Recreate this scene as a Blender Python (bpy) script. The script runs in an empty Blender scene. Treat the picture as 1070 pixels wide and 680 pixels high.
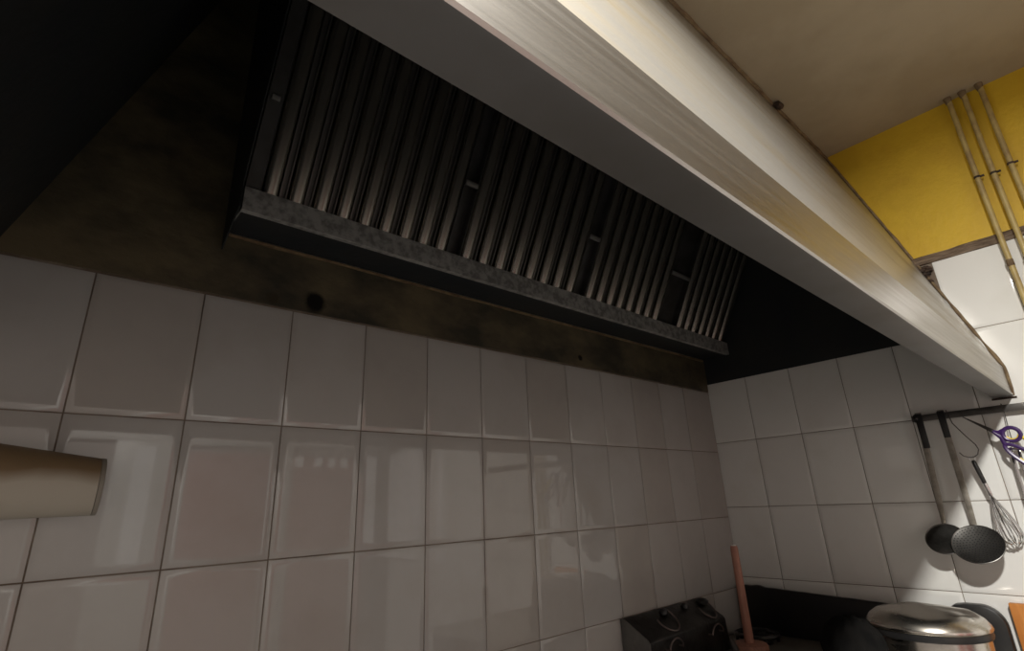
import bpy, bmesh, math, random
from mathutils import Vector, Matrix
from mathutils import noise as mnoise
random.seed(7)
C = bpy.context.scene
COL = C.collection
PI = math.pi

# ------------------------------------------------------------------ camera, light, exposure
CAM = Vector((-2.4438, -1.2992, 1.4914))
YAW, PITCH, ROLL, FPX = 0.845, 0.331, -0.043, 545.58
f = Vector((math.cos(PITCH)*math.cos(YAW), math.cos(PITCH)*math.sin(YAW), math.sin(PITCH)))
r0 = f.cross(Vector((0, 0, 1))).normalized()
u0 = r0.cross(f)
r = math.cos(ROLL)*r0 + math.sin(ROLL)*u0
u = -math.sin(ROLL)*r0 + math.cos(ROLL)*u0
cd = bpy.data.cameras.new('camera')
cd.sensor_width = 36.0
cd.lens = FPX/1070*36
cd.clip_start = 0.02
cam = bpy.data.objects.new('camera', cd)
COL.objects.link(cam)
M = Matrix((r, u, -f)).transposed().to_4x4()
M.translation = CAM
cam.matrix_world = M
C.camera = cam

W = bpy.data.worlds.new('world')
W.use_nodes = True
W.node_tree.nodes['Background'].inputs[0].default_value = (0.6, 0.65, 0.75, 1)
W.node_tree.nodes['Background'].inputs[1].default_value = 0.03
C.world = W

LAMP = Vector((-2.42, -1.78, 2.84))
LAMP_W, LAMP_SIZE = 138.0, 0.16
C.view_settings.view_transform = 'Standard'
C.view_settings.look = 'None'
C.view_settings.gamma = 1
C.view_settings.use_curve_mapping = False
C.view_settings.exposure = 0.0

# ------------------------------------------------------------------ material helpers
MATS = {}
def mat(name, color, rough=0.5, metal=0.0, color2=None, scale=6.0, lo=0.4, hi=0.6, detail=4.0, stretch=(1, 1, 1),
        bump=0.0, bscale=None, bstretch=None, rough2=None, spec=0.5, aniso=0.0, emit=None):
    m = bpy.data.materials.new(name)
    m.use_nodes = True
    nt = m.node_tree
    b = nt.nodes['Principled BSDF']
    b.inputs['Roughness'].default_value = rough
    b.inputs['Metallic'].default_value = metal
    b.inputs['Base Color'].default_value = (*color, 1)
    b.inputs['Specular IOR Level'].default_value = spec
    tc = nt.nodes.new('ShaderNodeTexCoord')
    def nz(sc, st, det):
        mp = nt.nodes.new('ShaderNodeMapping')
        mp.inputs['Scale'].default_value = st
        nt.links.new(tc.outputs['Object'], mp.inputs['Vector'])
        n = nt.nodes.new('ShaderNodeTexNoise')
        n.inputs['Scale'].default_value = sc
        n.inputs['Detail'].default_value = det
        n.inputs['Roughness'].default_value = 0.6
        nt.links.new(mp.outputs['Vector'], n.inputs['Vector'])
        return n
    n = None
    if color2 is not None or rough2 is not None:
        n = nz(scale, stretch, detail)
        mr = nt.nodes.new('ShaderNodeMapRange')
        mr.inputs['From Min'].default_value = lo
        mr.inputs['From Max'].default_value = hi
        nt.links.new(n.outputs['Fac'], mr.inputs['Value'])
        if color2 is not None:
            mx = nt.nodes.new('ShaderNodeMix'); mx.data_type = 'RGBA'
            mx.inputs['A'].default_value = (*color, 1)
            mx.inputs['B'].default_value = (*color2, 1)
            nt.links.new(mr.outputs['Result'], mx.inputs['Factor'])
            nt.links.new(mx.outputs['Result'], b.inputs['Base Color'])
        if rough2 is not None:
            m2 = nt.nodes.new('ShaderNodeMapRange')
            m2.inputs['To Min'].default_value = rough
            m2.inputs['To Max'].default_value = rough2
            nt.links.new(mr.outputs['Result'], m2.inputs['Value'])
            nt.links.new(m2.outputs['Result'], b.inputs['Roughness'])
    if bump:
        nb = nz(bscale or scale, bstretch or stretch, detail)
        bp = nt.nodes.new('ShaderNodeBump')
        bp.inputs['Strength'].default_value = bump
        bp.inputs['Distance'].default_value = 0.01
        nt.links.new(nb.outputs['Fac'], bp.inputs['Height'])
        nt.links.new(bp.outputs['Normal'], b.inputs['Normal'])
    if emit:
        b.inputs['Emission Color'].default_value = (*emit[0], 1)
        b.inputs['Emission Strength'].default_value = emit[1]
    MATS[name] = m
    return m

T = 0.60
tile_mats = []
for i, (k, w) in enumerate(((1.0, 0.0), (0.93, 0.02), (0.97, -0.01))):
    tile_mats.append(mat('glazed_tile_%d' % i, (0.47*k, (0.453-w*.5)*k, (0.430-w)*k), 0.03, 0, (0.43*k, 0.406*k, 0.378*k), 5, 0.45, 0.75,
                         bump=0.006, bscale=6, rough2=0.05))
grout = mat('dirty_grout', (0.16, 0.12, 0.09), 0.9, 0, (0.26, 0.215, 0.17), 9, bump=0.3, bscale=80)
white_tiles = [mat('white_tile_%d' % i, c, 0.08, 0, c2, 4, 0.5, 0.8, bump=0.03, bscale=8) for i, (c, c2) in
               enumerate((((0.82, 0.82, 0.79), (0.76, 0.75, 0.70)), ((0.79, 0.785, 0.755), (0.74, 0.725, 0.68))))]
yellow = mat('yellow_paint', (0.66, 0.43, 0.020), 0.55, 0, (0.56, 0.34, 0.016), 5, 0.4, 0.75, bump=0.15, bscale=40)
ceil_m = mat('ceiling_paint', (0.46, 0.39, 0.275), 0.85, 0, (0.40, 0.335, 0.23), 2.5, bump=0.1, bscale=60)
wall_m = mat('far_wall_paint', (0.36, 0.325, 0.315), 0.7)
pink_m = mat('pink_panel', (0.40, 0.19, 0.18), 0.6)
whitep = mat('white_gloss_paint', (0.62, 0.61, 0.59), 0.4)
floor_m = mat('floor_tile', (0.125, 0.122, 0.12), 0.4, 0, (0.10, 0.097, 0.094), 3)
steel = mat('brushed_steel', (0.46, 0.445, 0.42), 0.30, 1.0, (0.39, 0.37, 0.34), 4, 0.35, 0.7, 5, (0.6, 25, 25), bump=0.04, bscale=30,
            bstretch=(0.6, 30, 30), rough2=0.38)
panel_m = mat('hood_front_steel', (0.46, 0.45, 0.42), 0.36, 0.9, (0.29, 0.245, 0.17), 3.0, 0.44, 0.70, 5, (0.55, 7, 1.5), bump=0.05, bscale=12,
              bstretch=(0.8, 14, 14), rough2=0.48)
under_m = mat('dull_steel', (0.24, 0.235, 0.23), 0.5, 0.6, (0.20, 0.19, 0.175), 5, 0.4, 0.7)
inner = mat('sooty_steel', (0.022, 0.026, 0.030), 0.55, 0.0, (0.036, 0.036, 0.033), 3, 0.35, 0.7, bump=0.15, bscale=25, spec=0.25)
galv = mat('galvanised_steel', (0.50, 0.50, 0.48), 0.45, 0.3, (0.26, 0.255, 0.24), 45, 0.4, 0.62, 3, bump=0.12, bscale=60)
baffle_m = mat('greasy_baffle_steel', (0.52, 0.49, 0.44), 0.27, 0.95, (0.42, 0.39, 0.34), 3, 0.4, 0.7, 2)
rear_m = mat('shaded_baffle_steel', (0.20, 0.19, 0.175), 0.45, 0.8)  # darker copy of the baffle steel, recess shade put into the colour
dark_m = mat('dark_greasy_steel', (0.07, 0.068, 0.066), 0.5, 0.4, (0.04, 0.037, 0.033), 10)
rubber = mat('black_enamel', (0.008, 0.008, 0.009), 0.32, 0, (0.014, 0.013, 0.012), 12, bump=0.05, bscale=40)
blackp = mat('black_plastic', (0.012, 0.012, 0.013), 0.38, 0, (0.02, 0.019, 0.018), 15)
grease = mat('greasy_black_steel', (0.03, 0.028, 0.026), 0.42, 0.3, (0.012, 0.01, 0.009), 14, 0.4, 0.6, bump=0.25, bscale=45)
sidem = mat('worn_grey_side', (0.14, 0.135, 0.125), 0.5, 0.3, (0.09, 0.085, 0.08), 9)
wire_m = mat('dull_wire', (0.20, 0.16, 0.15), 0.4, 0.8)
chrome = mat('chrome', (0.80, 0.80, 0.80), 0.12, 1.0)
potst = mat('pot_steel', (0.66, 0.63, 0.58), 0.20, 1.0, (0.52, 0.48, 0.42), 5, 0.4, 0.7, 4, (1, 1, 6), rough2=0.32)
ladle_m = mat('dark_utensil_steel', (0.22, 0.212, 0.20), 0.34, 0.95, (0.11, 0.104, 0.095), 9)
handle_st = mat('worn_handle_steel', (0.40, 0.37, 0.32), 0.45, 0.7, (0.26, 0.235, 0.20), 20)
wood = mat('pinkish_wood', (0.50, 0.25, 0.18), 0.55, 0, (0.36, 0.16, 0.11), 14, 0.35, 0.65, 4, (6, 6, 0.8), bump=0.1, bscale=30)
nail = mat('nail_head', (0.8, 0.78, 0.74), 0.3, 0.6)
orange = mat('orange_wood', (0.62, 0.25, 0.06), 0.5, 0, (0.50, 0.18, 0.04), 8, 0.35, 0.65, 4, (1, 8, 1))
purple = mat('purple_plastic', (0.05, 0.018, 0.11), 0.3)
yplast = mat('yellow_plastic', (0.75, 0.55, 0.03), 0.35)
pipe_m = mat('yellowed_pipe_paint', (0.46, 0.35, 0.13), 0.45, 0, (0.30, 0.21, 0.09), 14, 0.4, 0.65, bump=0.15, bscale=50)
dirt = mat('brown_sealant', (0.12, 0.075, 0.04), 0.8, 0, (0.24, 0.17, 0.09), 22, 0.35, 0.65, bump=0.5, bscale=60)
blackdirt = mat('black_dirt', (0.02, 0.014, 0.01), 0.8, 0, (0.06, 0.035, 0.022), 40, bump=0.5, bscale=70)
rail_m = mat('dark_rail_steel', (0.16, 0.15, 0.14), 0.42, 0.8, (0.09, 0.085, 0.08), 10)
trim_m = mat('grimy_trim', (0.26, 0.19, 0.13), 0.7, 0, (0.10, 0.065, 0.04), 11, 0.38, 0.6, 5, (1, 1, 8), bump=0.4, bscale=30)
cloth_m = mat('black_cloth', (0.005, 0.005, 0.005), 0.9, 0, (0.008, 0.0075, 0.007), 20, spec=0.1)
stovetop = mat('stove_top_steel', (0.30, 0.28, 0.245), 0.45, 0.3, (0.20, 0.185, 0.16), 8)
lampm = mat('lamp_housing', (0.8, 0.8, 0.8), 0.5)

# sooty back panel: brown grease over black, one dark splash, a paler band at the foot
def soot_material():
    m = mat('brown_soot', (0.150, 0.122, 0.072), 0.42, 0, (0.050, 0.045, 0.033), 4.5, 0.38, 0.62, 6, (1, 1, 1.6), bump=0.25, bscale=30, spec=0.35)
    nt = m.node_tree
    b = nt.nodes['Principled BSDF']
    src = b.inputs['Base Color'].links[0].from_socket
    tc = next(n for n in nt.nodes if n.type == 'TEX_COORD')
    def blob(cx, cz, rad, col, src, ex=1.0):
        mp = nt.nodes.new('ShaderNodeMapping')
        mp.inputs['Location'].default_value = (-cx, 0, -cz*ex)
        mp.inputs['Scale'].default_value = (1, 0, ex)
        nt.links.new(tc.outputs['Object'], mp.inputs['Vector'])
        ln = nt.nodes.new('ShaderNodeVectorMath'); ln.operation = 'LENGTH'
        nt.links.new(mp.outputs['Vector'], ln.inputs[0])
        nz = nt.nodes.new('ShaderNodeTexNoise'); nz.inputs['Scale'].default_value = 30
        nt.links.new(tc.outputs['Object'], nz.inputs['Vector'])
        ma = nt.nodes.new('ShaderNodeMath'); ma.operation = 'MULTIPLY_ADD'
        ma.inputs[1].default_value = rad*0.8
        nt.links.new(nz.outputs['Fac'], ma.inputs[0]); nt.links.new(ln.outputs['Value'], ma.inputs[2])
        mr = nt.nodes.new('ShaderNodeMapRange')
        mr.inputs['From Min'].default_value = rad*1.55; mr.inputs['From Max'].default_value = rad*1.1
        nt.links.new(ma.outputs[0], mr.inputs['Value'])
        mx = nt.nodes.new('ShaderNodeMix'); mx.data_type = 'RGBA'
        mx.inputs['B'].default_value = (*col, 1)
        nt.links.new(mr.outputs['Result'], mx.inputs['Factor'])
        nt.links.new(src, mx.inputs['A'])
        return mx.outputs['Result']
    s = blob(-1.985, 2.015, 0.028, (0.006, 0.005, 0.004), src)
    s = blob(-2.09, 2.005, 0.016, (0.05, 0.04, 0.025), s)
    s = blob(-0.95, 2.02, 0.012, (0.006, 0.005, 0.004), s)
    nt.links.new(s, b.inputs['Base Color'])
    return m
soot = soot_material()

# two-tone cylinder: grease-browned on top (an object-space boundary)
def tube_material():
    m = mat('cream_paper', (0.46, 0.42, 0.35), 0.6)
    nt = m.node_tree; b = nt.nodes['Principled BSDF']
    tc = next(n for n in nt.nodes if n.type == 'TEX_COORD')
    sp = nt.nodes.new('ShaderNodeSeparateXYZ'); nt.links.new(tc.outputs['Object'], sp.inputs[0])
    nz = nt.nodes.new('ShaderNodeTexNoise'); nz.inputs['Scale'].default_value = 12
    nt.links.new(tc.outputs['Object'], nz.inputs['Vector'])
    ma = nt.nodes.new('ShaderNodeMath'); ma.operation = 'MULTIPLY_ADD'; ma.inputs[1].default_value = 0.03
    nt.links.new(nz.outputs['Fac'], ma.inputs[0]); nt.links.new(sp.outputs['Z'], ma.inputs[2])
    cr = nt.nodes.new('ShaderNodeMapRange'); cr.inputs['From Min'].default_value = 0.010; cr.inputs['From Max'].default_value = 0.036
    nt.links.new(ma.outputs[0], cr.inputs['Value'])
    mx = nt.nodes.new('ShaderNodeMix'); mx.data_type = 'RGBA'
    mx.inputs['A'].default_value = (0.46, 0.42, 0.35, 1); mx.inputs['B'].default_value = (0.22, 0.15, 0.08, 1)
    nt.links.new(cr.outputs['Result'], mx.inputs['Factor']); nt.links.new(mx.outputs['Result'], b.inputs['Base Color'])
    return m
tube_m = tube_material()

# ------------------------------------------------------------------ mesh helpers
class MB:
    def __init__(s): s.v = []; s.f = []; s.mi = []
    def add(s, vs, fs, mi=0):
        o = len(s.v); s.v += [tuple(v) for v in vs]
        s.f += [tuple(i+o for i in q) for q in fs]; s.mi += [mi]*len(fs)
        return s
    def box(s, x0, y0, z0, x1, y1, z1, mi=0):
        vs = [(x, y, z) for x in (x0, x1) for y in (y0, y1) for z in (z0, z1)]
        return s.add(vs, [(0, 1, 3, 2), (4, 6, 7, 5), (0, 4, 5, 1), (2, 3, 7, 6), (0, 2, 6, 4), (1, 5, 7, 3)], mi)
    def prism(s, poly, d, mi=0):
        """planar polygon (3D points) extruded by vector d"""
        n = len(poly); d = Vector(d)
        vs = [Vector(p) for p in poly] + [Vector(p)+d for p in poly]
        fs = [tuple(range(n-1, -1, -1)), tuple(range(n, 2*n))]
        fs += [(i, (i+1) % n, n+(i+1) % n, n+i) for i in range(n)]
        return s.add(vs, fs, mi)
    def loft(s, rings, closed=True, caps=True, mi=0):
        n = len(rings[0]); vs = [p for q in rings for p in q]; fs = []
        for k in range(len(rings)-1):
            for i in range(n if closed else n-1):
                j = (i+1) % n
                fs.append((k*n+i, k*n+j, (k+1)*n+j, (k+1)*n+i))
        if caps and closed:
            fs.append(tuple(range(n-1, -1, -1))); fs.append(tuple(range((len(rings)-1)*n, len(rings)*n)))
        return s.add(vs, fs, mi)
    def tube(s, pts, rad, n=10, closed=False, mi=0, flat=1.0, up=None):
        pts = [Vector(p) for p in pts]; m = len(pts)
        rads = rad if isinstance(rad, (list, tuple)) else [rad]*m
        rings = []; prev = None
        for i, p in enumerate(pts):
            a = pts[(i-1) % m] if closed or i > 0 else p
            b = pts[(i+1) % m] if closed or i < m-1 else p
            t = (b-a).normalized()
            if prev is None:
                ref = Vector(up) if up else (Vector((0, 0, 1)) if abs(t.z) < 0.9 else Vector((0, 1, 0)))
                nrm = (ref - t*ref.dot(t)).normalized()
            else:
                nrm = (prev - t*prev.dot(t)).normalized()
            prev = nrm; bn = t.cross(nrm)
            rings.append([p + (nrm*math.cos(2*PI*k/n) + bn*math.sin(2*PI*k/n)*flat)*rads[i] for k in range(n)])
        if closed:
            rings.append(rings[0])
            return s.loft(rings, True, False, mi)
        return s.loft(rings, True, True, mi)
    def lathe(s, prof, n=48, origin=(0, 0, 0), basis=None, mi=0):
        o = Vector(origin); rings = []
        for (rr, z) in prof:
            ring = []
            for k in range(n):
                p = Vector((rr*math.cos(2*PI*k/n), rr*math.sin(2*PI*k/n), z))
                if basis is not None: p = basis @ p
                ring.append(o+p)
            rings.append(ring)
        return s.loft(rings, True, True, mi)
    def build(s, name, m, parent=None, smooth=False, bevel=0.0, loc=(0, 0, 0), seg=2, angle=40):
        me = bpy.data.meshes.new(name)
        L = Vector(loc)
        me.from_pydata([Vector(v)-L for v in s.v], [], s.f)
        for mm in (m if isinstance(m, (list, tuple)) else [m]): me.materials.append(mm)
        for p, i in zip(me.polygons, s.mi): p.material_index = i
        bm = bmesh.new(); bm.from_mesh(me)
        bmesh.ops.remove_doubles(bm, verts=bm.verts, dist=1e-6)
        bmesh.ops.recalc_face_normals(bm, faces=bm.faces)
        if bevel:
            es = [e for e in bm.edges if len(e.link_faces) == 2 and e.calc_face_angle(0) > math.radians(30)]
            bmesh.ops.bevel(bm, geom=es, offset=bevel, segments=seg, affect='EDGES', profile=0.5, clamp_overlap=True)
        if smooth or bevel:
            for fc in bm.faces: fc.smooth = True
            for e in bm.edges:
                if len(e.link_faces) == 2: e.smooth = e.calc_face_angle(0) < math.radians(angle)
        bm.to_mesh(me); bm.free()
        o = bpy.data.objects.new(name, me); COL.objects.link(o)
        o.location = L
        if parent is not None:
            o.parent = parent
            base = parent.matrix_world if False else None
            # parents are unrotated empties or meshes: keep the child where it stands
            off = Vector((0, 0, 0)); q = parent
            while q is not None: off += q.location; q = q.parent
            o.location = L-off
        return o

def tag(o, label=None, cat=None, group=None, kind=None):
    if label: o['label'] = label
    if cat: o['category'] = cat
    if group: o['group'] = group
    if kind: o['kind'] = kind
    return o
def thing(name, label, cat, loc=(0, 0, 0), group=None):
    o = bpy.data.objects.new(name, None); COL.objects.link(o)
    o.location = loc; o.empty_display_size = 0.05
    return tag(o, label, cat, group)
def struct(o): o['kind'] = 'structure'; return o

# ------------------------------------------------------------------ the room
ZC = 2.93
XL, YF = -4.6, -3.3
TW, TH = 0.2, 0.2912
struct(MB().box(XL-.1, YF-.1, -0.1, 0.1, 0.1, 0.0).build('floor', floor_m))
struct(MB().box(XL-.1, YF-.1, ZC, 0.1, 0.1, ZC+0.1).build('ceiling', ceil_m))

def tiled(mb, plane, u_edges, v_edges, skip, mats_n, gap=0.0020, th=0.0035, tilt=0.0028):
    """one bevelled glazed tile per cell; slot 0 is the grout bed"""
    for i in range(len(u_edges)-1):
        for j in range(len(v_edges)-1):
            a0, a1 = sorted((u_edges[i], u_edges[i+1])); b0, b1 = sorted((v_edges[j], v_edges[j+1]))
            if skip and skip(a0, a1, b0, b1): continue
            rnd = random.Random(int((a0*1000)//1)*7919+int((b0*1000)//1))
            a0 += gap/2; a1 -= gap/2; b0 += gap/2; b1 -= gap/2
            ca, cb = (a0+a1)/2, (b0+b1)/2
            ta, tb = rnd.uniform(-tilt, tilt), rnd.uniform(-tilt, tilt)*0.6
            e = 0.004
            def P(a, b, h):
                hh = h + ta*(a-ca) + tb*(b-cb)
                return (a, -hh, b) if plane == 'y' else (-hh, a, b)
            o = [P(a0, b0, 0), P(a1, b0, 0), P(a1, b1, 0), P(a0, b1, 0)]
            m1 = [P(a0+.0006, b0+.0006, th*.6), P(a1-.0006, b0+.0006, th*.6), P(a1-.0006, b1-.0006, th*.6), P(a0+.0006, b1-.0006, th*.6)]
            def ring(q, h): return [P(a0+q, b0+q, h), P(a1-q, b0+q, h), P(a1-q, b1-q, h), P(a0+q, b1-q, h)]
            mb.loft([o, m1, ring(e, th), ring(.014, th+.0004), ring(.018, th+.0004)], True, True, 1+rnd.randrange(mats_n))

# back wall: its tiles stop under the sooty hood panel
mb = MB().box(XL, 0.0, 0.0, 0.0, 0.1, ZC)
ue = [0.0] + [-(1.18+k)*TW for k in range(22)]
ve = [1.982-TH*k for k in range(7)]
tiled(mb, 'y', ue, ve, None, 3)
struct(mb.build('wall_back', [grout]+tile_mats, smooth=True, angle=35))

# right (end) wall: tiles below, yellow paint above
mb = MB().box(0.0, YF, 0.0, 0.1, 0.1, ZC)
mb.box(-0.002, YF, 2.335, 0.0, 0.0, ZC, 4)
ue = [0.0] + [-(0.978+k)*TW for k in range(16)]
ve = [2.3142-TH*k for k in range(8)]
tiled(mb, 'x', ue, ve, lambda a0, a1, b0, b1: b0 > 2.0 and a1 > -0.9, 2)
struct(mb.build('wall_right', [grout]+white_tiles+white_tiles[:1]+[yellow], smooth=True, angle=35))
for o in (bpy.data.objects['wall_right'],):
    pass

struct(MB().box(XL-.1, YF, 0, XL, 0.1, ZC).build('wall_left', wall_m))
struct(MB().box(XL-.1, YF-.1, 0, 0.1, YF, ZC).build('wall_front', wall_m))
# the far side of the room, seen only as reflections in the glaze
def frame_box(name, x0, x1, z0, z1, m, d=0.03):
    return struct(MB().box(x0, YF, z0, x1, YF+d, z1).build(name, m, bevel=0.004))
lit = mat('glow_pane_glass', (0.8, 0.8, 0.8), 0.3, emit=((1.0, 0.95, 0.92), 0.36))  # added glowing panes: lift the room light and streak the tile reflections
frame_box('door_1', -1.66, -1.05, 0.0, 1.97, pink_m)
frame_box('door_2', -0.88, -0.28, 0.0, 1.95, pink_m)
frame_box('trim_1', -2.45, -0.03, 2.02, 2.10, whitep, 0.04)
frame_box('trim_2', -2.10, -1.66, 0.0, 2.02, whitep, 0.04)
frame_box('trim_3', -1.05, -0.88, 0.0, 2.02, whitep, 0.04)
def pane(name, x0, x1, z0, z1):
    struct(MB().box(x0, YF, z0, x1, YF+.045, z1).build(name, lit))
pane('glow_pane_1', -1.98, -1.86, 1.15, 1.98)
pane('glow_pane_2', -1.02, -0.95, 1.15, 2.00)
pane('glow_pane_3', -0.24, -0.16, 1.12, 1.96)
for i, x in enumerate((-.86, -.70, -.58, -.47)): pane('glow_pane_%d' % (4+i), x, x+.06, 1.86, 1.94)
struct(MB().box(-.03, -3.25, 1.10, -0.001, -2.72, 1.98).build('glow_pane_8', lit))
struct(MB().box(-.03, -2.45, 1.10, -0.001, -2.38, 1.98).build('glow_pane_9', lit))

# dirty strip where the yellow paint meets the white tiles
mb = MB()
rings = []
for k in range(40):
    y = -0.93 - 1.6*k/39
    zb, zt = 2.306+0.004*mnoise.noise((y*9, 0, 0)), 2.342+0.006*mnoise.noise((y*11, 3, 0))
    d = 0.012+0.004*mnoise.noise((y*14, 7, 0))
    rings.append([(0, y, zb), (-d*.8, y, zb+.002), (-d*1.1, y, zb+.012), (-d*.7, y, zb+.019), (-d*1.15, y, zt-.008), (-d*.6, y, zt), (0, y, zt)])
mb.loft(rings, True, True)
struct(mb.build('trim_4', trim_m, smooth=True))

# ------------------------------------------------------------------ the extractor hood
hood = thing('extractor_hood', 'large wall canopy extractor hood with bright steel front and soot-blackened inside', 'extractor hood', (-1.3, -0.5, 1.78))
XH0, XH1 = -2.66, -0.004
def rim_dz(x): return 0.026*(-x/2.66) - 0.002
YO, YI = -1.091, -1.038
def rim_prof(x, ds=0.0):
    z = rim_dz(x); zb, zt = 1.776+z, 1.868+z*0.85
    t = 0.003
    return [(x, YO, zt), (x, YO, zb+.007), (x, YO-.003, zb+.004), (x, YO-.001, zb), (x, YO+.004, zb-.001), (x, YI, zb), (x, YI, zb+.03), (x, YI-t, zb+.03),
            (x, YI-t, zb+t), (x, YO+.006, zb+t), (x, YO+t, zb+.009), (x, YO+t, zt)]
xs = [XH0+(XH1-XH0)*k/24 for k in range(25)]
P = [rim_prof(x) for x in xs]
# fascia: the outer face; lip: the underside channel
mb = MB(); mb.loft([[q[0], q[1], q[2], q[3], q[10], q[11]] for q in P]); mb.build('fascia', steel, hood, smooth=True)
mb = MB(); mb.loft([[q[3], q[4], q[5], q[6], q[7], q[8], q[9]] for q in P]); mb.build('lip', under_m, hood, smooth=True)
# sloping front, slightly buckled sheet
NB, NV = 60, 24
def front_pt(a, b, off=0.0):
    # a 0..1 left to right, b 0..1 bottom to top
    xb, xt = XH0, -2.28
    x0 = xb+(xt-xb)*b
    x = x0+(XH1-x0)*a
    zb = 1.868+rim_dz(x)*0.85
    z = zb+(ZC-0.004-zb)*b
    y = YO+(-0.752-YO)*b
    w = math.sin(PI*min(1, max(0, b)))*math.sin(PI*a)
    buck = (0.006*mnoise.noise((x*0.9, b*3.2, 1.7)) + 0.0035*mnoise.noise((x*2.1+b*4, b*7, 4.2)))*min(1, w*3)
    return (x, y-buck+off, z)
mb = MB()
for off in (0.0, 0.004):
    g = [[front_pt(i/NB, j/NV, off) for i in range(NB+1)] for j in range(NV+1)]
    mb.loft(g, False, False)
mb.build('front_panel', [panel_m], hood, smooth=True)
# inside skin of the front, sooty
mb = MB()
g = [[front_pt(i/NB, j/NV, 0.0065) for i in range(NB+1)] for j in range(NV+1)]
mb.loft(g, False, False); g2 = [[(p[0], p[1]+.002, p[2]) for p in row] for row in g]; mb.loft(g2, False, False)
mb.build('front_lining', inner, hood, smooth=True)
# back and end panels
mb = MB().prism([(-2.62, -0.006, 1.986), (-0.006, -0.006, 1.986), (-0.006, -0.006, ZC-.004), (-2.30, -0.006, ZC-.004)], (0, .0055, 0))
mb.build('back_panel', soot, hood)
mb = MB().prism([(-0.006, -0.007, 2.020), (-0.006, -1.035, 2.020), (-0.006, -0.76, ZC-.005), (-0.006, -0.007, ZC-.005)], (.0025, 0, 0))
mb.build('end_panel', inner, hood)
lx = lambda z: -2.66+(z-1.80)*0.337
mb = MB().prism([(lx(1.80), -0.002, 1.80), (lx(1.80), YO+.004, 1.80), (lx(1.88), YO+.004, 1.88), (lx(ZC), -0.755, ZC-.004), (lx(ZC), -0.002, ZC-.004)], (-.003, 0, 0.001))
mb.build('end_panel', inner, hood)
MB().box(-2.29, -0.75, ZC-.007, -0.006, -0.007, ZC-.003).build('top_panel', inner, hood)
# filter gutter along the back
GY = -0.148
mb = MB()
gp = [(-0.0065, 2.148), (GY, 2.144), (GY, 2.203), (GY+.002, 2.203), (GY+.002, 2.150), (-0.0065, 2.150)]
mb.loft([[(x, y, z) for y, z in gp] for x in (-2.215, -0.012)])
mb.build('gutter_front', galv, hood)
# folded foot of the gutter against the back panel, and a dark sheet standing in for the shade beneath
mb = MB(); rings = []
for k in range(60):
    x = -2.21+2.19*k/59; n = 0.003*mnoise.noise((x*6, 0, 0))
    rings.append([(x, -0.0065, 2.138+n), (x, -0.012+n*.5, 2.137+n), (x, -0.014, 2.143), (x, -0.0065, 2.147)])
mb.loft(rings); mb.build('gutter_seam', dirt, hood, smooth=True)
MB().box(-2.213, GY+.003, 2.1445, -0.013, -0.016, 2.1475).build('gutter_shade', inner, hood)
# cheek and upper closing panel of the filter housing
FK = 0.53
def fy(z): return -0.132 - FK*(z-2.2)
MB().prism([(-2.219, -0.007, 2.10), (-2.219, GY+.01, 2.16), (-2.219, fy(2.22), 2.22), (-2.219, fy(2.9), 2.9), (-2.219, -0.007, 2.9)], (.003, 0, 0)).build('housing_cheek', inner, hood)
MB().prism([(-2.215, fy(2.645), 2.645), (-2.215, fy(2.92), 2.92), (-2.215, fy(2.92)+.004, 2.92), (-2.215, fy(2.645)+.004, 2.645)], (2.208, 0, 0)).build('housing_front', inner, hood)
# flat blanking plate left of the filters, with its small grip
FU = Vector((0, -FK, 1)).normalized(); FN = Vector((0, -1, -FK)).normalized()
def FP(x, t, n=0.0): return Vector((x, fy(2.165), 2.165)) + FU*t + FN*n
def fbox(mb, x0, x1, t0, t1, n0, n1, mi=0):
    vs = [FP(x, t, n) for x in (x0, x1) for t in (t0, t1) for n in (n0, n1)]
    return mb.add(vs, [(0, 1, 3, 2), (4, 6, 7, 5), (0, 4, 5, 1), (2, 3, 7, 6), (0, 2, 6, 4), (1, 5, 7, 3)], mi)
bp = fbox(MB(), -2.213, -2.183, 0.0, 0.5, -0.004, 0.0).build('blanking_plate', dark_m, hood)
fbox(MB(), -2.206, -2.188, .258, .270, .0005, .008).build('grip', under_m, hood, bevel=.001)
# brown bead of old sealant where the hood meets ceiling and wall
mb = MB(); pts = []; rad = []
for k in range(90):
    x = -2.28+2.27*k/89
    pts.append((x, -0.757+0.003*mnoise.noise((x*8, 0, 2)), ZC-0.007)); rad.append(0.008+0.0035*mnoise.noise((x*15, 3, 1)))
mb.tube(pts, rad, 8)
pts = []; rad = []
for k in range(70):
    t = k/69; z = ZC-.01-(ZC-.01-1.872)*t; y = -0.755+(YO+.755)*t
    pts.append((-0.006, y-.004, z)); rad.append(0.0048+0.003*mnoise.noise((z*17, 1, 5)))
pts += [(-0.006, YO-.004, 1.85), (-0.006, YO-.004, 1.80), (-0.006, YO-.002, 1.775)]; rad += [.005, .004, .0035]
mb.tube(pts, rad, 8)
mb.build('sealant', dirt, hood, smooth=True)
mb = MB()
mb.tube([(-0.565, -0.762, ZC-.012), (-0.56, -0.772, ZC-.016), (-0.535, -0.774, ZC-.016), (-0.53, -0.764, ZC-.012)], [.006, .013, .014, .005], 8)
mb.build('sealant_clump', blackdirt, hood, smooth=True)
mb = MB(); mb.tube([(-0.006, -1.035, 1.768), (-0.007, -1.06, 1.7685), (-0.006, -1.10, 1.7675)], [.0035, .004, .003], 8)  # thin dark strip along the wall under the lip end
mb.build('lip_end_strip', blackdirt, hood, smooth=True)
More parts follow.
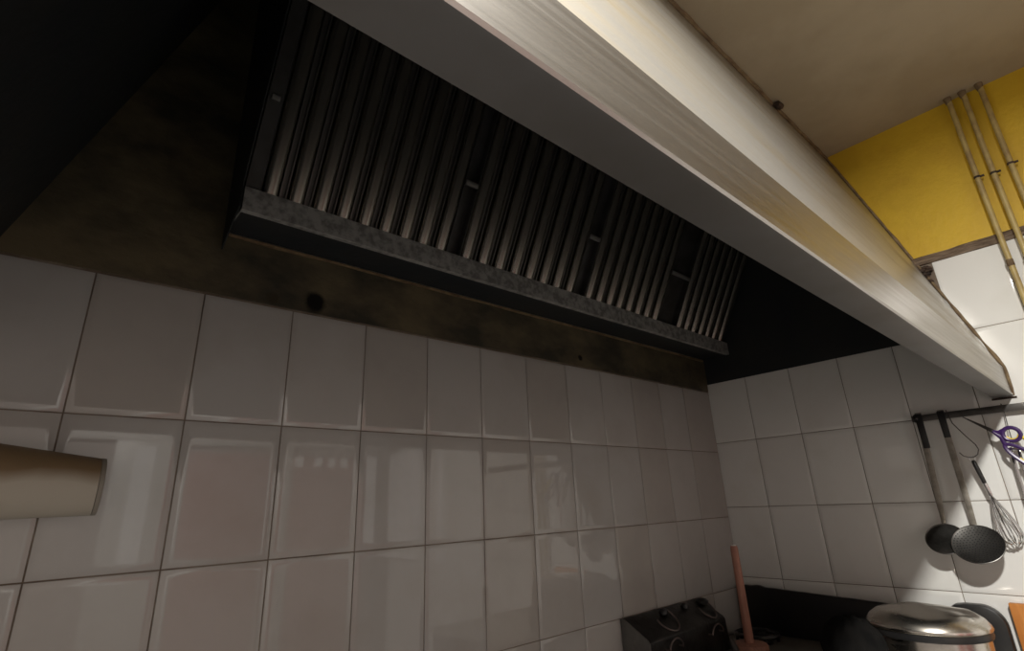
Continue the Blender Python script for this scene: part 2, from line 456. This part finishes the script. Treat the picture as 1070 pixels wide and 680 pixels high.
# broken, blackened corner in the wall where hood, trim and tile meet
mb = MB()
for k in range(26):
    rr = random.Random(k); y = -0.968+rr.uniform(-.022, .026); z = 2.262+rr.uniform(-.035, .036)
    s = rr.uniform(.006, .013)
    mb.lathe([(s*.2, -s*.6), (s, -s*.2), (s*.8, s*.5), (s*.2, s*.8)], 7, (-0.004-rr.uniform(0, .006), y, z))
tag(mb.build('plaster_crumbs', blackdirt, smooth=True, loc=(0, -0.968, 2.24)),
    'blackened crumbling patch in the wall corner between hood edge and white tile', 'damaged plaster', kind='stuff')

# ------------------------------------------------------------------ baffle filters
def make_filter(x0, pitch, n, xe, label):
    t = thing('baffle_filter', label, 'grease filter', (x0, -0.14, 2.17), 'baffle filters in the hood')
    L = 0.53
    xr = x0+pitch*(n-1)+0.024
    xl = x0-0.024
    fr = MB()
    fbox(fr, xl, xr, 0.0, 0.012, -0.03, -0.002); fbox(fr, xl, xr, L-.012, L, -0.03, -0.002)
    fbox(fr, xl, xl+.003, 0.012, L-.012, -0.03, -0.002); fbox(fr, xr-.003, xr, 0.012, L-.012, -0.03, -0.002)
    fr.build('frame', dark_m, t)
    for k in range(n):                                    # rounded front channel
        cx = x0+pitch*k; w = 0.0175; prof = []
        for q in range(9):
            a = PI*q/8; prof.append((cx-w*math.cos(a), 0.013*math.sin(a)-0.006))
        outer = prof; innr = [(x+(cx-x)*.08, nn-.0018) for x, nn in reversed(prof)]
        lp = outer+innr
        mb = MB(); mb.loft([[FP(x, tt, nn) for x, nn in lp] for tt in (0.004, L-.004)])
        mb.build('baffle', baffle_m, t, smooth=True, angle=50)
    mb = MB()
    for k in range(n-1):                                  # rear channels between the front ones
        cx = x0+pitch*(k+.5); w = 0.0085
        lp = [(cx-w, -0.010), (cx-w, -0.026), (cx+w, -0.026), (cx+w, -0.010), (cx+w-.003, -0.010), (cx+w-.003, -0.0235), (cx-w+.003, -0.0235), (cx-w+.003, -0.010)]
        mb.loft([[FP(x, tt, nn) for x, nn in lp] for tt in (0.006, L-.006)])
    mb.build('rear_channels', rear_m, t)
    fbox(MB(), xr, xe, 0.0, L, -0.03, -0.026).build('edge_plate', dark_m, t)
    if xe-xr > 0.03:
        h = MB(); c0 = FP(xr-.006, .262, -.002); c1 = FP(xe+.006, .262, -.002)
        h.prism([FP(xr+.0005, .256, -.010), FP(xe-.001, .256, -.010), FP(xe-.001, .256, 0.002), FP(xr+.0005, .256, .002)], FU*.016)
        h.build('handle', under_m, t, bevel=0.002)
    return t
make_filter(-2.158, 0.0597, 9, -1.612, 'widest grease baffle filter at the left end of the hood, half lost in soot')
make_filter(-1.588, 0.0655, 8, -1.049, 'dull brownish baffle filter, second from the left in the hood')
make_filter(-1.025, 0.0606, 8, -0.442, 'baffle filter with the brightest glints, second from the right in the hood')
make_filter(-0.418, 0.0608, 7, -0.028, 'smallest looking baffle filter at the right end of the hood')

# ------------------------------------------------------------------ pipes on the yellow wall
def pipe(y, zt, z1, clip, label, zb=0.9):
    t = thing('pipe', label, 'pipe', (-0.03, y, zb), 'painted pipes on the yellow wall')
    MB().tube([(-0.03, y, zb), (-0.03, y-.001, 2.1), (-0.031, y, 2.35), (-0.03, y, 2.7), (-0.03, y-.002, zt)], 0.0088, 14).build('tube', pipe_m, t, smooth=True)
    MB().lathe([(.0089, 0), (.0105, .002), (.0105, .024), (.0089, .026)], 14, (-0.03, y, z1)).build('coupling', dirt, t, smooth=True)
    c = MB(); c.lathe([(.0089, 0), (.0105, .001), (.0105, .008), (.0089, .009)], 14, (-0.03, y, clip))
    c.box(-0.021, y-.005, clip, -0.0025, y+.005, clip+.008); c.box(-0.033, y-.020, clip+.001, -0.027, y-.0095, clip+.008)
    c.build('clip', blackdirt, t, bevel=0.001)
    MB().lathe([(.0089, 0), (.011, .010), (.013, .026)], 14, (-0.03, y, ZC-.028)).build('ceiling_collar', dirt, t, smooth=True)
pipe(-1.205, ZC-.003, 2.205, 2.562, 'leftmost of three yellowed pipes running up the yellow wall')
pipe(-1.250, ZC-.003, 2.20, 2.556, 'middle of three yellowed pipes running up the yellow wall')
pipe(-1.300, ZC-.003, 2.19, 2.568, 'rightmost of three yellowed pipes running up the yellow wall')

# ------------------------------------------------------------------ utensil rail and what hangs on it
XR = -0.030
t = thing('utensil_rail', 'dark flat steel utensil rail on the white tiles under the hood end', 'rail', (XR, -1.1, 1.733))
MB().box(XR-.003, -1.75, 1.721, XR+.003, -0.800, 1.744).build('bar', rail_m, t, bevel=0.001)
MB().lathe([(.004, 0), (.014, .002), (.016, .012), (.010, .02), (.004, .021)], 16, (XR, -0.806, 1.733), Matrix.Rotation(PI/2, 3, 'X').to_3x3()).build('end_cap', blackp, t, smooth=True)
for y in (-0.815, -1.70):
    MB().box(XR+.003, y-.008, 1.724, -0.0045, y+.008, 1.740).build('bracket', rail_m, t, bevel=0.001)

def strip(mb, pts, w, th):
    """flat strip whose width runs along y, through (x,z)-path points (x,y,z)"""
    rings = []
    for i, p in enumerate(pts):
        p = Vector(p); a = Vector(pts[max(0, i-1)]); b = Vector(pts[min(len(pts)-1, i+1)])
        tdir = (b-a).normalized(); yv = Vector((0, 1, 0)); n = tdir.cross(yv).normalized()
        ww = w[i] if isinstance(w, (list, tuple)) else w
        rings.append([p+yv*ww/2+n*th/2, p-yv*ww/2+n*th/2, p-yv*ww/2-n*th/2, p+yv*ww/2-n*th/2])
    mb.loft(rings); return mb
def hook_path(y, x, zb, yt):
    y0, y = y, yt
    xo = XR-.0065
    return [(XR+.008, y, 1.715), (XR+.008, y, 1.745), (XR+.004, y, 1.752), (XR-.004, y, 1.752), (xo-.003, y, 1.745), (xo-.003, y, 1.70), ]

def skimmer(y, x, zc, rad, tilt, holes, m, hm, label, name, cat, depth=0.010, yo=0.0):
    t = thing(name, label, cat, (x, y, zc))
    zb = zc+rad*0.82
    pts = hook_path(y, x, zb, y+yo)+[(XR-.008, y+yo*.8, 1.62), (x*.6+(XR-.008)*.4, y+yo*.35, 1.45), (x, y, zb)]
    w = [0.018, .018, .018, .018, .018, .018, .020, .018, .013]
    h = MB(); strip(h, pts, w, 0.003); hd = h.build('handle', hm, t, bevel=0.0008)
    zs = 1.655 if holes else 1.625
    MB().prism([(XR-.0070, y+yo-.011, 1.748), (XR-.0070, y+yo+.011, 1.748), (XR-.0068, y+yo+.010, zs), (XR-.0068, y+yo-.010, zs)], (-.006, 0, 0)).build('sleeve', blackp, t, bevel=.002)
    # dished bowl; its mouth faces up and out to the room
    B = (Matrix.Rotation(math.radians(tilt), 3, 'Y')).to_3x3()
    mb = MB()
    rings = 14; nseg = 64
    vs = []; fs = []
    def pt(rr, a, dz=0.0):
        q = rr/rad
        return Vector((rr*math.cos(a), rr*math.sin(a), -depth*(1-q*q)+dz))
    def surf(dz, flip):
        base = len(vs)
        for i in range(rings+1):
            for k in range(nseg): vs.append(pt(max(rad*i/rings, .0005), 2*PI*k/nseg, dz))
        for i in range(rings):
            for k in range(nseg):
                fs.append((base+i*nseg+k, base+i*nseg+(k+1) % nseg, base+(i+1)*nseg+(k+1) % nseg, base+(i+1)*nseg+k))
        return base
    b0 = surf(0, False); b1 = surf(-.0016, True)
    for k in range(nseg):
        fs.append((b0+rings*nseg+k, b0+rings*nseg+(k+1) % nseg, b1+rings*nseg+(k+1) % nseg, b1+rings*nseg+k))
    o = Vector((x-rad*math.sin(math.radians(90-abs(tilt)))-.002, y, zc))
    mb.add([o+B @ v for v in vs], fs)
    bowl = mb.build('bowl', m, t, smooth=True, angle=60)
    # rolled rim
    MB().tube([o+B @ Vector((rad*math.cos(2*PI*k/64), rad*math.sin(2*PI*k/64), 0)) for k in range(64)], 0.0018, 6, True).build('rim', m, t, smooth=True)
    if holes:
        hb = MB()
        for i in range(1, 9):
            rr = rad*.9*i/8; nh = max(6, int(2*PI*rr/.0095))
            for k in range(nh):
                a = 2*PI*(k+.5*(i % 2))/nh
                c = pt(rr, a, .0); s = .0019
                hb.add([o+B @ (c+Vector((s*math.cos(q*PI/3), s*math.sin(q*PI/3), .0009))) for q in range(6)] +
                       [o+B @ (c+Vector((s*math.cos(q*PI/3), s*math.sin(q*PI/3), -.0030))) for q in range(6)],
                       [(0, 1, 2, 3, 4, 5), (6, 7, 8, 9, 10, 11)]+[(q, (q+1) % 6, 6+(q+1) % 6, 6+q) for q in range(6)])
        hb.build('perforations', blackp, bowl)
    return t
skimmer(-0.805, -0.024, 1.322, 0.057, -52, False, ladle_m, handle_st, 'dark solid ladle behind the perforated skimmer on the utensil rail', 'ladle', 'ladle', 0.010, -0.018)
skimmer(-0.8905, -0.040, 1.309, 0.069, -52, True, ladle_m, handle_st, 'perforated steel skimmer with long strip handle hanging from the rail', 'skimmer', 'skimmer')

# whisk on a wire hook
hp = []
for k in range(22):
    a = PI*k/21
    hp.append((-0.062, -0.938-0.026*math.cos(PI-a)*-1, 1.612-0.030*math.sin(a)))
hk = [(XR+.006, -0.905, 1.722), (XR+.006, -0.906, 1.746), (XR, -0.907, 1.750), (XR-.008, -0.908, 1.746), (-0.058, -0.918, 1.70), (-0.061, -0.945, 1.65)]
hk += [(-0.062, -0.962, 1.622), (-0.062, -0.966, 1.606), (-0.062, -0.960, 1.590), (-0.062, -0.948, 1.582), (-0.062, -0.934, 1.582), (-0.062, -0.921, 1.588), (-0.062, -0.913, 1.600)]
tag(MB().tube(hk, 0.0016, 8).build('wire_hook', rail_m, smooth=True, loc=(-0.06, -0.94, 1.582)), 'thin bent wire hook on the rail holding the whisk', 'hook')
WA, WB = Vector((-0.052, -0.941, 1.572)), Vector((-0.033, -0.980, 1.300))
t = thing('whisk', 'balloon whisk with black handle hanging from the wire hook', 'whisk', tuple(WB))
d = (WB-WA).normalized()
Z = Vector((0, 0, 1)); ex = d.cross(Vector((0, 1, 0))).normalized(); ey = d.cross(ex).normalized()
BW = Matrix((ex, ey, d)).transposed()
MB().lathe([(.0035, 0), (.0065, .004), (.007, .03), (.0062, .07), (.0055, .078)], 14, WA, BW).build('handle', blackp, t, smooth=True)
MB().lathe([(.0056, .076), (.0062, .08), (.0058, .112), (.0045, .118)], 14, WA, BW).build('ferrule', chrome, t, smooth=True)
MB().tube([WA+BW @ Vector((0, .008*math.cos(a), -.002-.008*math.sin(a)-.004)) for a in [2*PI*k/16 for k in range(16)]], .0013, 6, True).build('hanging_loop', chrome, t, smooth=True)
for k in range(5):
    a = PI*k/5; pts = []
    for q in range(41):
        s = -1+2*q/40
        ang = PI*(q/40)
        rad = .031*math.sin(ang)**.8 if 0 < q < 40 else 0.004
        ax = .112+.160*(0.5-0.5*math.cos(2*ang)) if False else None
        # loop: down one side, round the bulb, up the other
        tt = q/40
        w = (1-abs(2*tt-1))                       # 0 at the ferrule, 1 at the tip
        side = 1 if tt < .5 else -1
        prof = .030*math.sin(min(1, w*1.0)*PI*.62)**1.1*(1 if w < .80 else math.sqrt(max(0, 1-((w-.80)/.20)**2)))
        pts.append(WA+BW @ Vector((side*max(prof, 0)*math.cos(a), side*max(prof, 0)*math.sin(a), .112+.160*w)))
    MB().tube(pts, 0.0018, 6).build('wire_loop', chrome, t, smooth=True)

# scissors tucked through the rail
t = thing('scissors', 'scissors with purple and yellow handles tucked over the right of the rail', 'scissors', (-0.07, -1.03, 1.64))
SA, SB, SC = Vector((-0.058, -0.950, 1.716)), Vector((-0.068, -1.022, 1.655)), Vector((-0.072, -1.112, 1.560))
def blade(off):
    dd = (SB-SA).normalized(); nn = Vector((0, dd.z, -dd.y))
    return MB().prism([SA, SA+nn*.003, SB+nn*.0075, SB-nn*.0055], (off, 0, 0))
blade(.0016).build('blade', rail_m, t); blade(-.0016).build('blade', rail_m, t)
dd = (SC-SB).normalized(); nn = Vector((0, dd.z, -dd.y)).normalized()
def grip(sign, L, w, m, name):
    c = SB+dd*(L*.58)+nn*sign*w*.62+Vector((-.003*sign, 0, 0))
    ring = [c+dd*(math.cos(a)*L*.36)+nn*(math.sin(a)*w*.62) for a in [2*PI*k/28 for k in range(28)]]
    o = MB(); o.tube(ring, .0062, 8, True)
    o.tube([SB-dd*.006, SB+dd*L*.12+nn*sign*.004, ring[14]], [.0055, .0075, .0062], 8)
    o.build(name, m, t, smooth=True)
grip(1, .060, .034, purple, 'finger_loop'); grip(-1, .185, .030, purple, 'finger_loop')
# yellow inlays of the loops
for sg, L, w in ((1, .060, .034), (-1, .185, .030)):
    c = SB+dd*(L*.58)+nn*sg*w*.62+Vector((-.003*sg, 0, 0))
    o = MB(); o.tube([c+dd*(math.cos(a)*L*.29)+nn*(math.sin(a)*w*.47) for a in [-1.9+2.6*k/16 for k in range(17)]], .0036, 8); o.build('grip_inlay', yplast, t, smooth=True)
o = MB(); o.tube([SB+dd*.056+nn*.030, SB+dd*.085+nn*.030, SB+dd*.14+nn*.016], [.005, .008, .007], 8); o.build('grip_end', yplast, t, smooth=True)
MB().lathe([(.002, -.004), (.005, -.003), (.005, .003), (.002, .004)], 14, SB, Matrix.Rotation(PI/2, 3, 'Y').to_3x3()).build('pivot', chrome, t, smooth=True)

# tongs at the right edge
t = thing('tongs', 'chrome kitchen tongs hanging at the right edge below the scissors', 'tongs', (-0.04, -1.05, 1.40))
for y, x in ((-1.040, -0.040), (-1.058, -0.034)):
    o = MB(); strip(o, [(x, y-.004, 1.605), (x-.002, y-.002, 1.55), (x-.004, y, 1.45), (x-.002, y+.002, 1.36)], [.007, .009, .009, .011], .0022)
    o.build('arm', chrome, t, bevel=.0006)
MB().tube([(-0.037, -1.038, 1.600), (-0.037, -1.068, 1.598)], .004, 8).build('rivet', chrome, t, smooth=True)
MB().tube([(-0.037, -1.053, 1.600), (-0.038, -1.055, 1.66), (XR+.006, -1.057, 1.72), (XR+.006, -1.057, 1.746), (XR-.006, -1.057, 1.748), (XR-.008, -1.057, 1.735)], .0014, 6).build('hanging_wire', rail_m, t, smooth=True)

# ------------------------------------------------------------------ cooking line below
ZS = 0.948
t = thing('gas_stove', 'black range standing in the tiled corner under the hood', 'stove', (-0.45, -0.7, 0.0))
MB().box(-0.88, -1.155, 0.12, -0.03, -0.012, ZS-.02).build('body', grease, t, bevel=.006)
MB().box(-0.90, -1.16, ZS-.02, -0.028, -0.010, ZS).build('cooktop', stovetop, t, bevel=.004)
for x in (-.82, -.09):
    for y in (-1.1, -.08):
        MB().lathe([(.03, 0), (.03, .01), (.02, .02), (.02, .125)], 16, (x, y, 0)).build('foot', rail_m, t, smooth=True)
# rear splash panel, its top edge a little uneven
mb = MB(); rings = []
for k in range(40):
    y = -0.030-0.715*k/39
    z = 1.127-0.032*(k/39)+0.0015*mnoise.noise((y*18, 0, 0))+(0.004 if 3 < k < 6 else 0)
    rings.append([(-0.045, y, ZS+.001), (-0.066, y, ZS+.001), (-0.066, y, z-.004), (-0.062, y, z), (-0.049, y, z), (-0.045, y, z-.004)])
mb.loft(rings)
tag(mb.build('splash_panel', rubber, smooth=True, loc=(-.055, -.39, ZS)), 'long black splash panel along the white tiles behind the pot', 'splash panel')
for (x, y) in ((-.22, -.155), (-.38, -.42)):
    MB().lathe([(.02, 0), (.055, .002), (.06, .010), (.05, .016), (.02, .018)], 28, (x, y, ZS)).build('burner', rubber, t, smooth=True)
for y in (-1.0, -.75, -.5, -.25):
    MB().lathe([(.02, 0), (.024, .004), (.022, .03), (.012, .034)], 18, (-0.88, y, .84), Matrix.Rotation(-PI/2, 3, 'Y').to_3x3()).build('knob', blackp, t, smooth=True)

# black rounded-corner tray standing behind the pot
mb = MB(); poly = []
y0, y1, z1 = -0.752, -0.898, 1.122
poly.append((0, y0, ZS+.002)); poly.append((0, y0, 1.085)); poly.append((0, y0-.004, 1.102)); poly.append((0, y0-.022, 1.118)); poly.append((0, y0-.05, z1))
R_ = .055
for k in range(9):
    a = PI/2*k/8; poly.append((0, y1+R_-R_*math.sin(a), z1-R_+R_*math.cos(a)-.006*k/8))
poly.append((0, y1, ZS+.002))
mb.prism([(-0.062, y, z) for _, y, z in poly], (.044, 0, 0))
tag(mb.build('oven_tray', blackp, bevel=.006, loc=(-0.04, -0.82, ZS+.002)), 'black rounded-corner tray upright between the steel pot and the orange board', 'tray')

# orange board
mb = MB().box(-0.034, -1.14, ZS+.001, -0.012, -0.912, 1.131)
tag(mb.build('chopping_board', orange, bevel=.003, loc=(-0.02, -1.1, ZS)), 'orange board standing on edge against the tiles at the right', 'board')

# steel pot
PC = Vector((-0.335, -0.755, 0))
t = thing('stockpot', 'shiny steel stockpot with dented domed lid on the stove', 'pot', (PC.x, PC.y, ZS))
zr = 1.093
mb = MB(); mb.lathe([(.001, ZS+.002), (.135, ZS+.002), (.143, ZS+.010), (.145, zr-.03), (.145, zr-.012), (.141, zr-.012), (.140, ZS+.02), (.001, ZS+.015)], 72, PC); mb.build('body', potst, t, smooth=True)
MB().lathe([(.139, zr-.014), (.152, zr-.014), (.154, zr-.008), (.152, zr+.006), (.139, zr+.006)], 72, PC).build('rim_band', blackp, t, smooth=True)
mb = MB(); prof = [(.154, zr+.004), (.156, zr+.008), (.154, zr+.016), (.144, zr+.030), (.126, zr+.043), (.118, zr+.046), (.108, zr+.047), (.08, zr+.052), (.045, zr+.056), (.001, zr+.057)]
n = 72; rings = []
for rr, z in prof:
    ring = []
    for k in range(n):
        a = 2*PI*k/n; x = rr*math.cos(a); y = rr*math.sin(a)
        dent = 0.006*mnoise.noise((x*13+3, y*13, 2.1)) if rr < .12 else 0
        ring.append((PC.x+x, PC.y+y, z+dent))
    rings.append(ring)
mb.loft(rings); mb.build('lid', potst, t, smooth=True, angle=70)
for s in (1, -1):
    c = Vector((PC.x-.02*s*0, PC.y, 0)); pts = []
    for k in range(11):
        a = -PI/2+PI*k/10
        pts.append((PC.x-s*(.143+.035*math.cos(a)), PC.y+.045*math.sin(a), ZS+.09))
    MB().tube(pts, .005, 8).build('handle', potst, t, smooth=True)

# black crumpled bundle left of the pot
mb = MB(); n = 40; rings = []
BC = Vector((-0.60, -0.635, ZS+.002))
for i in range(16):
    q = i/15; ring = []
    for k in range(n):
        a = 2*PI*k/n
        rr = 0.072*math.sin(PI*(0.06+0.90*q))**0.55*(1+.30*mnoise.noise((math.cos(a)*1.7, math.sin(a)*1.7, q*2.5)))*(1.28-.40*q)
        z = .195*(1-math.cos(PI*q))/2*(1+.12*mnoise.noise((math.cos(a)*2, math.sin(a)*2, 5)))
        wr = .014*mnoise.noise((math.cos(a)*5, math.sin(a)*5, q*7))
        ring.append(BC+Vector(((rr+wr)*math.cos(a)*.9, (rr+wr)*math.sin(a), z)))
    rings.append(ring)
mb.loft(rings)
tag(mb.build('cloth', cloth_m, smooth=True, loc=BC, angle=80), 'black crumpled cloth bundle heaped between the wooden stand and steel pot', 'cloth')

# wooden stand: upright dowel on a round base
SX, SY = -0.36, -0.193
t = thing('paper_towel_stand', 'pinkish wooden stand with upright dowel on a round base', 'stand', (SX, SY, ZS))
MB().lathe([(.001, 0), (.058, 0), (.064, .004), (.064, .020), (.059, .027), (.024, .030), (.001, .030)], 48, (SX, SY, ZS+.001)).build('base', wood, t, smooth=True)
MB().lathe([(.0165, .028), (.0160, .10), (.0150, .20), (.0140, .352), (.0115, .359)], 20, (SX, SY, ZS)).build('dowel', wood, t, smooth=True)
MB().lathe([(.0085, .358), (.008, .362), (.002, .363)], 14, (SX, SY, ZS)).build('nail_head', nail, t, smooth=True)
# black round lid lying behind the stand
mb = MB(); mb.tube([(-0.22+.075*math.cos(2*PI*k/40), -0.155+.075*math.sin(2*PI*k/40), ZS+.030) for k in range(40)], .0085, 8, True)
mb.tube([(-0.295, -.155, ZS+.030), (-0.145, -.155, ZS+.030)], .006, 8); mb.tube([(-0.22, -.23, ZS+.030), (-0.22, -.08, ZS+.030)], .006, 8)
for k in range(4):
    a = PI/4+k*PI/2; mb.tube([(-0.22+.075*math.cos(a), -0.155+.075*math.sin(a), ZS+.028), (-0.22+.078*math.cos(a), -0.155+.078*math.sin(a), ZS+.002)], .006, 8)
tag(mb.build('pan_support', rubber, smooth=True, loc=(-.22, -.155, ZS+.002)), 'black ring pan support on the stove behind the wooden stand', 'pan support')
# small frying pan whose handle end shows beside the stand
t = thing('frying_pan', 'black pan handle end showing at the bottom edge left of the wooden stand', 'frying pan', (-0.66, -0.36, ZS))
MB().lathe([(.001, .001), (.085, .001), (.105, .035), (.102, .035), (.083, .004), (.001, .004)], 40, (-0.70, -0.42, ZS)).build('pan', rubber, t, smooth=True)
MB().tube([(-0.665, -0.325, ZS+.03), (-0.60, -0.27, ZS+.05), (-0.54, -0.225, ZS+.062), (-0.51, -0.205, ZS+.064)], [.008, .011, .013, .009], 10).build('handle', blackp, t, smooth=True)

# sloped-top black appliance against the back wall
X0, X1 = -0.862, -0.372
t = thing('countertop_grill', 'black greasy sloped-top appliance with wire loops against the tiled back wall', 'appliance', (-.6, -.07, ZS))
def sec(x, k=1.0): return [(x, -0.008, ZS+.002), (x, -0.125, ZS+.002), (x, -0.118, 1.050), (x, -0.110, 1.060), (x, -0.022, 1.110), (x, -0.008, 1.110)]
mb = MB(); mb.loft([sec(X0+.006), sec(X1)]); mb.build('body', grease, t, bevel=.003)
mb = MB(); mb.loft([sec(X0), sec(X0+.0055)]); mb.build('side_plate', sidem, t, bevel=.001)
def top_pt(x, v, h=0.0):
    a, b = Vector((x, -0.110, 1.060)), Vector((x, -0.022, 1.110)); nn = Vector((0, -(b-a).z, (b-a).y)).normalized()
    return a+(b-a)*v+nn*h
for cx, rw in ((-0.69, .050), (-0.43, .040)):
    pts = [top_pt(cx+rw*math.cos(a), .45+.45*math.sin(a), .010+.010*math.sin(a)) for a in [-PI*1.05+PI*1.35*k/20 for k in range(21)]]
    MB().tube(pts, .0032, 7).build('wire_loop', wire_m, t, smooth=True)
for cx in (-0.74, -0.47):
    pts = [(cx+.038*math.cos(a), -0.128-.010, 1.02+.028*math.sin(a)) for a in [PI*k/16 for k in range(17)]]
    MB().tube([(cx+.038, -.120, 1.02)]+pts+[(cx-.038, -.120, 1.02)], .0032, 7).build('wire_loop', wire_m, t, smooth=True)
for cx, s in ((-0.40, .024), (-0.66, .016), (-0.52, .014)):
    MB().lathe([(.001, 0), (s, 0), (s*1.05, .010), (s*.7, .018), (.001, .02)], 18, top_pt(cx, .75, .001)).build('knob', blackp, t, smooth=True)

# cream roll jutting in from the left, held just off the back wall
t = thing('wall_tube', 'cream tapered tube with grease-browned top on the back wall at left edge', 'tube', (-2.6, -0.075, 1.562))
n = 48; rings = []
for x, rr in ((-2.90, .075), (-2.51, .0605), (-2.368, .0485)):
    rings.append([(x, -0.075+rr*math.cos(2*PI*k/n), 1.553+(x+2.368)*-.07+rr*math.sin(2*PI*k/n)) for k in range(n)])
mb = MB(); mb.loft(rings); mb.build('shell', tube_m, t, smooth=True, loc=(-2.6, -.075, 1.562))
MB().lathe([(.046, 0), (.0490, .001), (.0485, .007), (.046, .008), (.030, .008), (.028, .004), (.028, 0)], 48, (-2.368, -0.075, 1.553), Matrix.Rotation(PI/2, 3, 'Y').to_3x3()).build('end_ring', mat('cream_edge', (0.26, 0.235, 0.195), 0.6), t, smooth=True)
MB().box(-2.75, -0.03, 1.545, -2.70, -0.0045, 1.58).build('wall_bracket', sidem, t, bevel=.002)

# ceiling lamp that lights the room (out of frame, above and behind)
t = thing('ceiling_lamp', 'round ceiling lamp out of frame in front of the hood', 'lamp', (LAMP.x, LAMP.y, LAMP.z))
MB().lathe([(.02, ZC-.002), (.13, ZC-.002), (.13, LAMP.z+.02), (.12, LAMP.z+.006), (.115, LAMP.z+.008), (.11, LAMP.z+.02), (.02, LAMP.z+.02)], 32, (LAMP.x, LAMP.y, 0)).build('housing', lampm, t, smooth=True)
ld = bpy.data.lights.new('lamp_light', 'AREA'); ld.shape = 'DISK'; ld.size = LAMP_SIZE; ld.energy = LAMP_W; ld.color = (1.0, 0.97, 0.91)
lo = bpy.data.objects.new('lamp_light', ld); COL.objects.link(lo); lo.parent = t; lo.location = (0, 0, 0)
